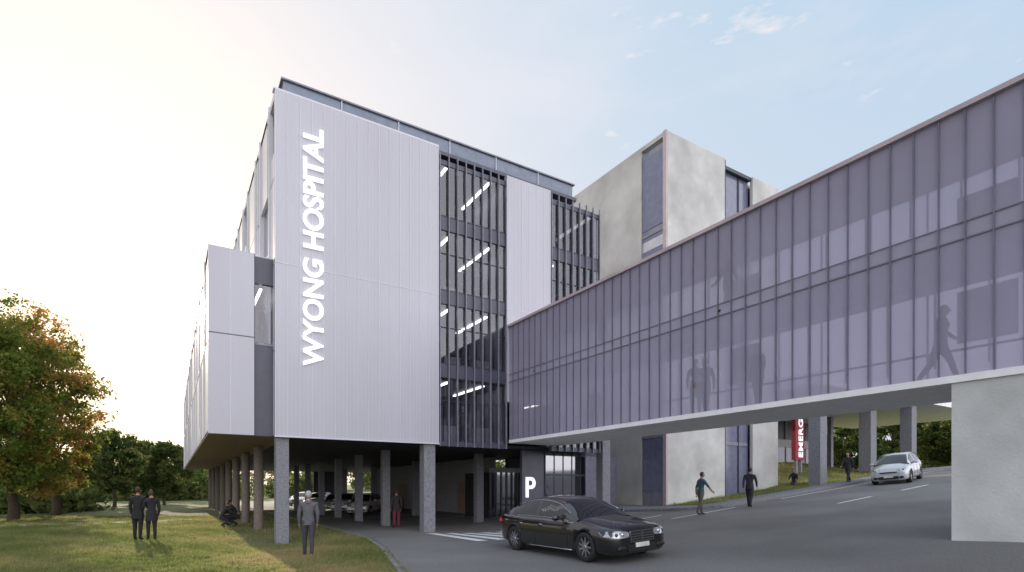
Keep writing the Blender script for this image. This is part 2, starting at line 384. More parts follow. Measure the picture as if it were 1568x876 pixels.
# ---------------- concrete tower
core=empty('concrete_tower'); CX=22.9; CYF=21.1; CT=21.3; mb=MB(); 
mb.box(CX,CX+.4,22.95,33,-.5,CT,M['conc']); 
mb.box(CX+.05,CX+.4,CYF+.2,22.9,-.5,CT-.5,M['fin']) ; mb.box(CX,CX+.4,CYF+.2,22.95,CT-.25,CT-.01,M['conc'])
mb.box(CX+.03,CX+.049,CYF+.25,22.88,16.4,19.6+.9,M['blueglass']);mb.box(CX+.03,CX+.049,CYF+.25,22.88,12.6,16.0,M['blueglass'])
for z0 in (1.6,5.5,8.9): mb.box(CX+.03,CX+.049,CYF+.25,22.88,z0,z0+2.9,M['blueglass'])
for z0 in (4.6,8.5,12.2,16.0): mb.box(CX+.0,CX+.06,CYF+.2,22.9,z0,z0+.12,M['fin'])
mb.box(CX+.02,CX+.028,CYF+.25,22.88,15.2,15.75,M['band'])
mb.box(CX,27.9,CYF,CYF+.2,-.5,CT,M['conc_l']); mb.box(CX-.03,CX+.1,CYF-.03,CYF+.2,0,CT+.02,M['capm'])
mb.box(27.9,30.5,CYF+.35,CYF+.5,-.5,CT-.35,M['blueglass']); mb.box(27.9,30.5,CYF+.1,CYF+.35,CT-.5,CT-.3,M['fin_dark']); mb.box(28.0,30.4,CYF+.3,CYF+.349,4.4,4.6,M['fin'])
mb.box(29.5,29.56,CYF+.28,CYF+.349,0,CT-.5,M['fin_dark'])
for z in (8.2,12,15.8): mb.box(27.9,30.5,CYF+.3,CYF+.349,z,z+.3,M['fin_dark'])
mb.box(27.85,27.9,CYF-.02,CYF+.5,-.5,CT-.1,M['fin_dark'])
mb.box(30.5,33.1,CYF,CYF+.2,-.5,CT-.3,M['conc_l']); mb.box(32.9,33.1,CYF+.2,33,-.5,CT-.3,M['conc']); mb.box(CX+.4,32.9,32.8,33,-.5,CT-.3,M['conc'])
mb.box(CX+.4,32.9,CYF+.5,32.8,CT-.7,CT-.5,M['conc'])
for z in (4.6,8.4,12.3,16.1,19.6):
    mb.box(CX+.12,27.84,CYF-.003,CYF,z,z+.012,M['band'])
mb.obj('walls',core)
mb=MB(); mb.box(XR+.02,CX-.01,30,30.3,-.5,14.5,M['slate']); mb.box(XR+.02,CX-.01,25,30,-.5,H0,M['fin']); mb.obj('link_wall',core)
# ---------------- bridge
br=empty('link_bridge'); BX=12.9; BX2=15.7; BZ0=3.95; BZ1=9.0; BY0=-16; BM=6.55
scr=MB(); mb=MB()
scr.quad([(BX,BY0,BZ0),(BX,YF,BZ0),(BX,YF,BZ1),(BX,BY0,BZ1)],M['screen'])
scr.quad([(BX2,BY0,BZ0),(BX2,YF,BZ0),(BX2,YF,BZ1),(BX2,BY0,BZ1)],M['screen_back'])
scr.obj('screens',br)
ya=3.96-.43*46; n=0; yy=ya
while yy<YF-.1:
    if yy>BY0:
        mb.box(BX-.05,BX-.004,yy-.010,yy+.010,BZ0+.01,BZ1-.01,M['mull'])
        if n%3==0: mb.box(BX2+.004,BX2+.06,yy-.02,yy+.02,BZ0,BZ1,M['fin'])
        # inner panel frame lines
        if n%2==0: mb.box(BX+.1,BX+.14,yy+.10,yy+.13,BZ0+.2,BM-.12,M['band'])
        else: mb.box(BX+.1,BX+.14,yy+.10,yy+.13,BM+.4,BZ1-.1,M['band'])
    yy+=.43; n+=1
mb.box(BX-.025,BX-.003,BY0,YF,BM-.02,BM+.005,M['mull']); mb.box(BX-.025,BX-.003,BY0,YF,BM+.30,BM+.325,M['mull'])
mb.box(BX+.004,BX+.03,BY0,YF,BM+.02,BM+.29,M['soffit_white'])
mb.box(BX+.05,BX2-.05,BY0,YF,BM-.1,BM+.1,M['band'])
mb.box(BX-.1,BX2+.1,BY0,YF,BZ1,BZ1+.1,M['capm'])
mb.box(BX-.02,BX2+.02,BY0,YF,BZ0-.14,BZ0-.001,M['soffit_white'])
for z in (BZ0+1.0,BM+1.1): mb.box(BX2-.2,BX2-.16,BY0,YF,z,z+.05,M['fin'])
for z in (BM-.35,BZ1-.3): mb.box(BX+1.2,BX+1.3,BY0,YF,z,z+.04,M['band'])
for yy in (4.4,10.6,): 
    mb.box(BX2-.04,BX2-.01,yy,yy+1.1,BZ0+1.2,BZ0+2.4,M['band']); mb.box(BX2-.04,BX2-.01,yy,yy+1.1,BM+.7,BM+2.0,M['band'])
mb.box(BX,BX2,BY0-.1,BY0,BZ0,BZ1,M['mull'])
mb.obj('frame',br)
mb=MB(); py=atX(1457,BX+.03)
mb.box(BX+.03,BX2,BY0,py,-.6,BZ0-.142,M['conc_l']); 
for k in range(3): mb.box(BX+.026,BX+.0299,py-2.4*(k+1),py-2.4*(k+1)+.015,-.5,BZ0-.15,M['joint'])
mb.obj('bridge_pier',br)
# ---------------- emergency dept
er=empty('emergency_building'); mb=MB()
def gc(x,y,w,top,mat):
    mb.box(x-w/2,x+w/2,y-w/2,y+w/2,g(x,y)-.3,top,mat)
gc(33.2,18.6,.72,8,M['conc_col']); gc(41.2,19.6,.78,8,M['conc_col']); gc(45.5,18.9,.75,8,M['conc_col'])
mb.box(32.8,60,18.2,30,8,8.8,M['soffit_white'])
mb.box(38,52,30,36,2,8,M['slate'])
for x in np.arange(38.5,52,1.6): mb.box(x,x+.12,29.9,29.99,2,8,M['fin'])
mb.box(38,52,29.88,29.9,5.6,6.3,M['band']); mb.box(38,52,29.95,29.99,3.6,5.6,M['blueglass'])
for x in (44,48.5,): mb.box(x,x+.35,26,26.35,2,8,M['fin'])
mb.obj('structure',er)
es=empty('emergency_sign'); mb=MB(); ex=atY(1225,21.9); mb.box(ex-.52,ex+.52,21.9,22.2,3.75,9.4,M['red']); mb.box(ex-.35,ex-.2,21.95,22.15,2.2,3.75,M['fin']); mb.box(ex+.2,ex+.35,21.95,22.15,2.2,3.75,M['fin']); mb.obj('panel',es)
vsign('letters','EMERGENCY',ex-.22,ex+.28,21.88,3.95,8.9,M['letter'],.03,es,.01)
# ---------------- foliage
def leafcloud(C,size,tints,name,mat,extra=None):
    n=len(C); a=rng.normal(size=(n,3)); a/=np.linalg.norm(a,axis=1)[:,None]; b=rng.normal(size=(n,3)); b-=a*(a*b).sum(1)[:,None]; b/=np.linalg.norm(b,axis=1)[:,None]
    s=(size*rng.uniform(.6,1.3,n))[:,None]
    V=np.stack([C-a*s,C+b*s*.55,C+a*s,C-b*s*.55],1).reshape(-1,3)
    nf=n; ev=[];ef=[];em=[]
    if extra: ev=np.array(extra.v); ef=extra.f
    nv=len(V)+(len(ev) if extra else 0)
    me=bpy.data.meshes.new(name); me.vertices.add(nv)
    allv=V if not extra else np.concatenate([V,ev]); me.vertices.foreach_set('co',allv.ravel())
    loops=np.arange(nf*4); st=np.arange(nf)*4; 
    if extra:
        el=np.concatenate([np.array(f) for f in ef])+len(V); lens=np.array([len(f) for f in ef]); es_=nf*4+np.concatenate([[0],np.cumsum(lens)[:-1]])
        loops=np.concatenate([loops,el]); st=np.concatenate([st,es_])
    me.loops.add(len(loops)); me.loops.foreach_set('vertex_index',loops); me.polygons.add(len(st)); me.polygons.foreach_set('loop_start',st)
    me.update(calc_edges=True)
    me.materials.append(mat); me.materials.append(M['bark'])
    mi=np.zeros(len(st),int); mi[nf:]=1; me.polygons.foreach_set('material_index',mi)
    at=me.attributes.new('tint','FLOAT','POINT'); tv=np.zeros(nv); tv[:nf*4]=np.repeat(tints,4); at.data.foreach_set('value',tv)
    me.validate(); return me
def tree(name,x,y,H,R,seed,mat,leaf=.13,lobes=16,cl=13,per=75,base=.22,tint=(.0,1.0),share=None,rot=0,s=1):
    if share is None:
        r=random.Random(seed); mb=MB(); hb=H*base
        pts=[(0,0,-.3),(.05,.03,hb*.5),(r.uniform(-.2,.2),r.uniform(-.2,.2),hb),(r.uniform(-.3,.3),r.uniform(-.3,.3),H*.55),(0,0,H*.85)]
        mb.tube(pts,[H*.026,H*.021,H*.017,H*.010,.02],M['bark'],8)
        Cs=[];T=[]
        for i in range(lobes):
            t=(i+.5)/lobes; zz=base+.05+(1-base-.1)*t; rad=R*(math.sin(math.pi*min(1,(t*.86+.14)))**.7)*r.uniform(.45,.92); an=i*2.4+r.uniform(-.5,.5)
            c=np.array([math.cos(an)*rad,math.sin(an)*rad,H*zz]); lr=R*r.uniform(.26,.42)
            st=Vector(pts[2]).lerp(Vector(pts[3]),min(1,t*1.1)); md=st.lerp(Vector(c),.5)+Vector((0,0,-.1*R))
            mb.tube([st,md,c],[H*.008,H*.005,.012],M['bark'],5,False)
            for j in range(cl):
                d=rng.normal(size=3); d/=np.linalg.norm(d); cc=c+d*lr*r.uniform(.5,1.1)*np.array([1,1,.75])
                if j%3==0: mb.tube([c,cc],[.02,.008],M['bark'],4,False)
                m=int(per*r.uniform(.5,1.4)); P=cc+rng.normal(size=(m,3))*R*.075*np.array([1,1,.75]); Cs.append(P)
                tt=r.uniform(*tint); T.append(np.clip(tt+rng.normal(size=m)*.1,0,1))
        me=leafcloud(np.concatenate(Cs),leaf,np.concatenate(T),name,mat,mb)
    else: me=share
    o=bpy.data.objects.new(name,me); scene.collection.objects.link(o); o.location=(x,y,g(x,y)); o.rotation_euler=(0,0,rot); o.scale=(s,s,s); return me
def polar(px,d):
    r=ray(px); return r[0]*d,r[1]*d
x,y=polar(20,31); tA=tree('autumn_tree',x,y,12.0,4.0,3,M['leafA'],.11,24,15,95,.14,(.05,.95))
x,y=polar(-45,27); tree('autumn_tree',x,y,10.6,3.6,5,M['leafA'],.11,20,14,85,.16,(0,.6))
x,y=polar(85,37); tree('autumn_tree',x,y,12.0,2.6,8,M['leafA'],.12,18,12,75,.12,(.3,.9))
x,y=polar(175,54); tG=tree('green_tree',x,y,7.6,2.9,9,M['leafG'],.15,18,12,75,.15,(.0,.8))
x,y=polar(252,60); tree('green_tree',x,y,6.6,2.9,0,None,share=tG,rot=2,s=.92)
x,y=polar(220,70); tree('green_tree',x,y,6.6,2.9,0,None,share=tG,rot=3,s=1.05)
x,y=polar(135,62); tree('green_tree',x,y,6.6,2.9,0,None,share=tG,rot=4,s=.9)
for px,d,s in ((1420,62,1.0),(1450,75,1.25),(1365,80,1.3),(1300,90,1.4),(1395,88,1.5),(1475,60,1.1)):
    x,y=polar(px,d); tree('green_tree',x,y,0,0,0,None,share=tG,rot=px,s=s)
Cs=[];T=[]
def band(pxa,pxb,d0,d1,h0,h1,nb,zb=0):
    for i in range(nb):
        px=random.uniform(pxa,pxb); d=random.uniform(d0,d1); x,y=polar(px,d); z=g(x,y); h=random.uniform(h0,h1)*(.75+.25*math.sin(px*.05)); R=random.uniform(1.2,2.4)
        for j in range(16):
            c=np.array([x,y,z+h*random.uniform(.05,.95)])+rng.normal(size=3)*[R*.6,R*.6,.4]; m=26
            Cs.append(c+rng.normal(size=(m,3))*R*.28); T.append(np.clip(random.uniform(.1,.95)+rng.normal(size=m)*.12,0,1))
band(-120,330,80,110,4.5,8.5,125); band(330,800,95,120,6,9,60); band(1180,1500,95,125,5,10,60); band(-60,110,40,46,1.5,3.2,36)
me=leafcloud(np.concatenate(Cs),.34,np.concatenate(T),'distant_trees',M['leafG']); o=bpy.data.objects.new('distant_trees',me); scene.collection.objects.link(o)
def blades(name,P,h):
    n=len(P); a=rng.uniform(0,2*np.pi,n); w=rng.uniform(.006,.013,n); d=np.stack([np.cos(a)*w,np.sin(a)*w,0*a],-1)
    clump=.75+.5*(np.sin(P[:,0]*5.1+2*np.sin(P[:,1]*2.3))*np.sin(P[:,1]*4.3+P[:,0]*1.7)); hh=h*rng.uniform(.5,1.5,n)*clump
    lean=rng.normal(size=(n,2))*.35*hh[:,None]; top=P+np.stack([lean[:,0],lean[:,1],hh],-1)
    V=np.stack([P-d,P+d,top],1).reshape(-1,3); me=bpy.data.meshes.new(name); me.vertices.add(3*n); me.vertices.foreach_set('co',V.ravel())
    me.loops.add(3*n); me.loops.foreach_set('vertex_index',np.arange(3*n)); me.polygons.add(n); me.polygons.foreach_set('loop_start',np.arange(n)*3); me.update(calc_edges=True)
    me.materials.append(M['blade']); at=me.attributes.new('tint','FLOAT','POINT')
    pt=.45+.25*np.sin(P[:,0]*1.3+1.1*np.sin(P[:,1]*.7))*np.sin(P[:,1]*.9+P[:,0]*.4)+rng.normal(size=n)*.17+.35*np.exp(-((P[:,0]-3)/1.4)**2)
    at.data.foreach_set('value',np.repeat(np.clip(pt,0,1),3)); o=bpy.data.objects.new(name,me); scene.collection.objects.link(o)
n=300000; d=9.5+(rng.uniform(0,1,n)**1.3)*26; pxs=rng.uniform(-40,640,n); u=(pxs-784)/F_PX; X=(SY+CY*u)*d; Y=(CY-SY*u)*d
k=(X<xl(Y)+.02+rng.normal(size=n)*.05)&(rng.uniform(0,1,n)<np.where((X>2.2)&(Y>21),.35,1)); X,Y=X[k],Y[k]; 
blades('grass',np.stack([X,Y,G(X,Y)],-1),.09)
n=60000; X=rng.uniform(21.6,50,n); Y=rng.uniform(17.55,25,n); k=((Y<21.05)|(X>33.2)); X,Y=X[k],Y[k]; blades('grass',np.stack([X,Y,G(X,Y)],-1),.12)
# ---------------- people
def seg_d(P,a,b):
    ab=b-a; t=np.clip(((P-a)@ab)/max(1e-9,ab@ab),0,1); return np.linalg.norm(P-(a+t[:,None]*ab),axis=1),t
cmats={}
def cm(c,rough=.85):
    k=tuple(c)
    if k not in cmats: cmats[k]=pm('cloth_%d'%len(cmats),c,rough,var=.12,scale=12)
    return cmats[k]
SKIN=pm('skin',(.36,.21,.155),.55,var=.06); HAIRS={}
def person(name,x,y,face,H=1.72,pose='stand',top=(.05,.05,.06),bot=(.03,.03,.035),hair=(.03,.02,.015),shoe=(.02,.02,.02),coat=0,legs=None,arms=None,lean=None,z=None,share=None,sleeve=True,woman=False):
    if z is None: z=g(x,y)+(.03 if True else 0)
    if share is None:
        P={'stand':dict(l=((4,4),(-3,3)),a=((4,12),(-4,14)),lean=1),
           'walk':dict(l=((24,6),(-20,18)),a=((-22,14),(24,22)),lean=4),
           'crouch':dict(l=((98,128),(62,128)),a=((28,52),(38,40)),lean=30),
           'sit':dict(l=((72,95),(66,88)),a=((20,50),(30,40)),lean=10),
           'hug':dict(l=((4,4),(-3,3)),a=((30,80),(20,70)),lean=5)}[pose]
        L_=legs or P['l']; A_=arms or P['a']; ln=math.radians(P['lean'] if lean is None else lean)
        V=[];R=[];E=[];LB=[]
        def add(p,r,par,lab):
            V.append(np.array(p,float));R.append(r)
            if par is not None: E.append((par,len(V)-1)); LB.append(lab)
            return len(V)-1
        def tor(yv,zv,xv=0):
            dz=zv-.52; return (xv,yv*math.cos(ln)+dz*math.sin(ln),.52+dz*math.cos(ln)-yv*math.sin(ln))
        wsc=.93 if woman else 1
        p0=add((0,0,.52),.078,None,0); w=add(tor(0,.60),.070*wsc,p0,'t'); c=add(tor(.005,.70),.083*wsc,w,'t'); uc=add(tor(0,.775),.074*wsc,c,'t'); nk=add(tor(-.004,.835),.034,uc,'n'); hd=add(tor(.006,.885),.036,nk,'n')
        hands=[]; feet=[]
        for sgn,(a,b) in zip((-1,1),L_):
            a,b=math.radians(a),math.radians(b)
            hp=add((sgn*.050,0,.495),.060,p0,'l'); kn=np.array(V[hp])+np.array([sgn*.004,math.sin(a)*.235,-math.cos(a)*.235]); mid=np.array(V[hp])*.5+kn*.5
            m1=add(mid,.052,hp,'l'); k_=add(kn,.038,m1,'l'); an=kn+np.array([0,math.sin(a-b)*.225,-math.cos(a-b)*.225]); cf=add(kn*.6+an*.4+np.array([0,-.006,0]),.036,k_,'l'); a_=add(an,.027,cf,'l')
            fa=min(0,(a-b))*.35 if pose!='crouch' else -.2
            hl=add(an+np.array([sgn*.003,.03,-.018]),.024,a_,'s'); tp=an+np.array([sgn*.012,.105*math.cos(fa),-.026+.105*math.sin(fa)]); add(tp,.019,hl,'s'); feet.append(min(an[2],tp[2]+.01))
        for sgn,(a,b) in zip((-1,1),A_):
            a,b=math.radians(a)-ln*0,math.radians(b); s0=tor(0,.79,sgn*.108); sh=add(s0,.040,uc,'a'); out=.028*sgn
            el=np.array(s0)+np.array([out,math.sin(a)*.165,-math.cos(a)*.165]); e=add(el,.030,sh,'a')
            ha=a+b; iw=-sgn*.05 if b>1 else -.008*sgn
            wr=el+np.array([iw,math.sin(ha)*.14,-math.cos(ha)*.14]); m=add(el*.55+wr*.45,.027,e,'a' if sleeve else 'h'); w_=add(wr,.019,m,'a' if sleeve else 'h'); hdv=np.array([0,math.sin(ha+.15),-math.cos(ha+.15)]); add(wr+hdv*.038,.019,w_,'h'); hands.append((wr,hdv,sgn))
        me=bpy.data.meshes.new('b'); me.from_pydata([tuple(v) for v in V],E,[]); ob=bpy.data.objects.new('b',me); scene.collection.objects.link(ob)
        md=ob.modifiers.new('s','SKIN'); md.use_smooth_shade=True
        sv=me.skin_vertices[0].data
        for i,r in enumerate(R): sv[i].radius=(r,r); sv[i].use_root=(i==0)
        sb=ob.modifiers.new('d','SUBSURF'); sb.levels=2
        dg=bpy.context.evaluated_depsgraph_get(); dg.update(); m2=bpy.data.meshes.new_from_object(ob.evaluated_get(dg)); bpy.data.objects.remove(ob)
        vv=np.array([q.co[:] for q in m2.vertices]); fs=[tuple(p.vertices) for p in m2.polygons]
        VA=np.array(V)
        def lab(Pt):
            D=[]
            for (a,b) in E:
                dd,t=seg_d(Pt,VA[a],VA[b]); D.append(dd/(R[a]*(1-t)+R[b]*t))
            return np.argmin(np.array(D),0)
        li=lab(vv)
        for i in range(len(vv)):
            if LB[li[i]]=='t':
                a,b=E[li[i]]; t=np.clip((vv[i]-VA[a])@(VA[b]-VA[a])/((VA[b]-VA[a])@(VA[b]-VA[a])),0,1); cpt=VA[a]*(1-t)+VA[b]*t; vv[i][1]=cpt[1]+(vv[i][1]-cpt[1])*.74; vv[i][0]*=1.12
        ctr=np.array([vv[list(f)].mean(0) for f in fs]); fl=lab(ctr)
        tm,bm_,sm_=cm(top),cm(bot),cm(shoe,.5); hm=cm(hair,.7)
        mb=MB(); mb.v=[tuple(q*H) for q in vv]
        for f,l in zip(fs,fl):
            k=LB[l]; mt={'t':tm,'n':SKIN,'l':bm_,'s':sm_,'a':tm,'h':SKIN}[k]
            if k=='n' and ctr[len(mb.f)-0 if False else 0][0]>9: mt=SKIN
            mb.f.append(f); mb.m.append(mb.mi(mt)); mb.sm.append(True)
        hc=np.array(tor(.014,.93)); 
        def shp(p):
            x_,y_,z_=p; j=1-.25*max(0,-z_)*(1 if y_>-.3 else .6); return (x_*j,y_*(1 if y_>0 else 1.05)*(1-.1*max(0,-z_)),z_)
        mb.ell(hc*H,(.043*H,.054*H,.066*H),SKIN,16,12,shp)
        mb.tube([(hc+[0,.050,.012])*H,(hc+[0,.066,-.010])*H,(hc+[0,.052,-.016])*H],[.004*H,.008*H,.006*H],SKIN,6)
        # collar
        nkp=np.array(tor(-.004,.835)); mb.tube([(nkp-[0,0,.03])*H,(nkp+[0,0,.012])*H],[.060*H,.040*H],tm,14,False)
        for s_ in (-1,1):
            mb.ell((hc+[s_*.043,-.004,-.002])*H,(.006*H,.011*H,.017*H),SKIN,8,6); mb.ell((hc+[s_*.018,.049,.006])*H,(.007*H,.005*H,.004*H),hm,8,6)
        mb.ell((hc+[0,.048,-.032])*H,(.014*H,.006*H,.004*H),cm((.3,.1,.09)),8,6)
        def hs(p):
            x_,y_,z_=p
            if woman: lim=-.98 if y_<.1 else .45
            else: lim=-.75 if y_<-.1 else (.1 if y_<.3 else .55)
            return (x_,y_,max(z_,lim)) if not (z_<lim and y_>.3) else (x_*.9,y_*.8,lim)
        mb.ell((hc+[0,-.006,.012])*H,(.048*H,.057*H,.062*H),hm,16,12,hs)
        for wr,dv,sgn in hands:
            pm_=wr+dv*.045
            for k,(off,ln_) in enumerate(((-.014,.036),(-.005,.042),(.005,.040),(.014,.030))):
                q=pm_+np.array([0,off*abs(dv[2]),off*abs(dv[1])]); cur=dv*.8+np.array([-sgn*.5,0,0]); cur/=np.linalg.norm(cur)
                mb.tube([q*H,(q+dv*ln_*.55)*H,(q+dv*ln_*.55+cur*ln_*.45)*H],[.0062*H,.0055*H,.004*H],SKIN,6)
            q=wr+dv*.018+np.array([0,.014*abs(dv[2]),.014*abs(dv[1])]); mb.tube([q*H,(q+dv*.022+np.array([-sgn*.006,.014,.004]))*H,(q+dv*.040+np.array([-sgn*.008,.016,.004]))*H],[.008*H,.0065*H,.005*H],SKIN,6)
        hem=coat if coat else .045
        if pose in('stand','walk','hug'):
            b=len(mb.v); nn=18; zt=.60
            for k in range(5):
                t=k/4; zz=zt-(zt-.52+hem)*t; ra=.082+(.020 if coat else .006)*t
                for j in range(nn):
                    th=2*math.pi*j/nn; mb.v.append((math.cos(th)*ra*1.1*H,(math.sin(th)*ra*.80+math.sin(ln)*max(0,zz-.52)+.004*math.sin(5*th)*t)*H,zz*H))
            for k in range(4):
                for j in range(nn): mb.f.append((b+k*nn+j,b+(k+1)*nn+j,b+(k+1)*nn+(j+1)%nn,b+k*nn+(j+1)%nn)); mb.m.append(mb.mi(tm)); mb.sm.append(True)
        zo=(min(feet)-.022)*H
        if pose=='sit': zo=(.52-.085)*H
        mb.v=[(a,b,c-zo) for a,b,c in mb.v]
        me=mb.mesh(name)
    else: me=share
    o=bpy.data.objects.new(name,me); scene.collection.objects.link(o); o.location=(x,y,z); o.rotation_euler=(0,0,face); return me
def fdir(dx,dy): return math.atan2(-dx,dy)
x,y=polar(472,14.35); person('elderly_man',x,y,fdir(.25,1),1.70,'walk',(.11,.11,.12),(.05,.05,.06),(.40,.38,.36),legs=((9,3),(-9,8)),arms=((0,12),(-10,20)),lean=7)
x,y=polar(211,18.7); person('man',x,y,fdir(.35,1),1.78,'stand',(.012,.012,.014),(.012,.012,.014),(.03,.022,.015),coat=.12,arms=((4,10),(20,40)))
x,y=polar(232,18.7); person('woman',x,y,fdir(-.2,1),1.68,'stand',(.015,.014,.017),(.012,.012,.014),(.05,.03,.02),coat=.14,woman=True,arms=((20,40),(4,10)))
x,y=polar(338,25.0); person('crouching_woman',x,y,fdir(1,.1),1.68,'crouch',(.03,.028,.03),(.03,.03,.04),(.03,.02,.01),woman=True)
x,y=polar(364,25.6); person('crouching_man',x,y,fdir(-1,.1),1.74,'crouch',(.035,.03,.03),(.025,.025,.03),(.03,.02,.01))
x,y=polar(607,25.2); person('woman',x,y,fdir(0,1),1.72,'stand',(.03,.025,.03),(.16,.03,.04),(.03,.02,.01),woman=True,coat=.08)
x,y=polar(716,37); person('man',x,y,fdir(-.3,-1),1.68,'stand',(.35,.30,.25),(.18,.06,.05),(.2,.15,.1))
x,y=polar(1073,22.3); person('man',x,y,fdir(.9,-.3),1.74,'walk',(.06,.12,.15),(.12,.10,.09),(.05,.03,.02),legs=((10,4),(-12,8)),arms=((-15,10),(35,8)),sleeve=False)
x,y=polar(1148,23.3); person('man',x,y,fdir(.9,.4),1.74,'walk',(.03,.03,.04),(.025,.025,.035),(.02,.015,.01))
x,y=polar(1299,31.0); person('man',x,y,fdir(-1,.0),1.74,'walk',(.03,.03,.035),(.03,.03,.04),(.02,.015,.01),z=g(x,y)+.13)
x,y=polar(1216,35.0); person('seated_person',x,y,fdir(-1,-.3),1.70,'sit',(.02,.02,.025),(.04,.04,.05),(.02,.015,.01))
x,y=polar(116,55); person('man',x,y,fdir(.3,1),1.72,'walk',(.05,.08,.2),(.03,.03,.04))
x,y=polar(124,56); person('child',x,y,fdir(.3,1),1.15,'walk',(.25,.05,.05),(.03,.03,.04))
sil=person('visitor',13.7,atX(1440,13.7),fdir(0,-1),1.66,'walk',(.03,.03,.04),(.03,.03,.04),z=BZ0+.02)
sil2=person('visitor',13.3,atX(1065,13.3),fdir(.6,1),1.66,'stand',(.04,.03,.04),(.03,.03,.04),z=BZ0+.02,woman=True,coat=.08)
for px,zz,s_ in ((1080,BZ0,sil),(1160,BZ0,sil2),(910,BZ0,sil),(850,BZ0,sil2),(1115,BM+.1,sil),(922,BM+.1,sil2),(828,BM+.1,sil)):
    person('visitor',13.3,atX(px,13.3),px*.7,z=zz+.01,share=s_)
for px,k,yy,s_ in ((708,2,22.2,sil),(735,2,22,sil2),(716,1,22.2,sil),(708,0,22.2,sil2),(850,2,22.2,sil),(848,3,22.2,sil2)):
    person('visitor',atY(px,yy),yy,px*1.3,z=FL[k]+.13,share=s_)
person('visitor',atY(401,22.4),22.4,fdir(1,-.4),z=6.96,share=sil2)
# ---------------- cars
M['tyre']=pm('tyre',(.02,.02,.02),.8); M['rim']=pm('alloy_rim',(.5,.5,.52),.25,metal=.9); M['carglass']=pm('car_glass',(.012,.014,.017),.04,var=0,spec=.9)
M['chrome']=pm('chrome',(.6,.6,.62),.12,metal=1,var=0); M['hl']=pm('headlight',(.55,.57,.6),.08,metal=.6,var=.2,scale=30); M['tail']=pm('tail_light',(.35,.01,.01),.15); M['plate']=pm('number_plate',(.7,.7,.66),.5); M['blk']=pm('black_trim',(.012,.012,.013),.5)
def catm(xs_,ys_,q):
    xs_=np.array(xs_,float); ys_=np.array(ys_,float); m=np.gradient(ys_,xs_); i=np.clip(np.searchsorted(xs_,q)-1,0,len(xs_)-2); h=xs_[i+1]-xs_[i]; t=(q-xs_[i])/h
    return (2*t**3-3*t**2+1)*ys_[i]+(t**3-2*t**2+t)*h*m[i]+(-2*t**3+3*t**2)*ys_[i+1]+(t**3-t**2)*h*m[i+1]
SED=dict(L=5.1,s=[0,.06,.25,.7,1.35,2.2,3.1,4.0,4.55,4.95,5.1],w=[.60,.74,.85,.91,.93,.935,.935,.925,.89,.80,.68],zb=[.30,.22,.19,.18,.18,.18,.18,.18,.22,.28,.38],zs=[.60,.68,.74,.83,.91,.94,.96,.98,.99,.97,.90],zt=[.64,.74,.82,.91,.99,1.0,1.0,1.03,1.06,1.04,.94],
  gs=[1.25,1.65,2.1,2.45,2.95,3.5,3.9,4.3,4.7],gz=[.95,1.17,1.37,1.44,1.475,1.44,1.34,1.18,1.02],ax=(.93,4.05),wr=.345,B=2.95,glr=(1.25,2.15),rear=(3.75,4.62),sg=(1.55,4.15),roofw=.60,grille=1)
HAT=dict(L=3.9,s=[0,.06,.22,.55,.95,1.7,2.4,3.1,3.6,3.8,3.9],w=[.52,.68,.78,.83,.845,.85,.85,.845,.82,.76,.66],zb=[.30,.22,.19,.18,.18,.18,.18,.18,.22,.30,.40],zs=[.58,.66,.74,.84,.92,.95,.97,1.0,1.02,1.0,.92],zt=[.62,.74,.84,.94,1.02,1.02,1.02,1.04,1.06,1.03,.94],
  gs=[.85,1.2,1.65,2.0,2.5,3.0,3.4,3.65,3.82],gz=[1.0,1.2,1.42,1.49,1.51,1.49,1.43,1.28,1.02],ax=(.72,3.25),wr=.31,B=2.2,glr=(.85,1.65),rear=(3.4,3.82),sg=(1.15,3.45),roofw=.58,grille=0)
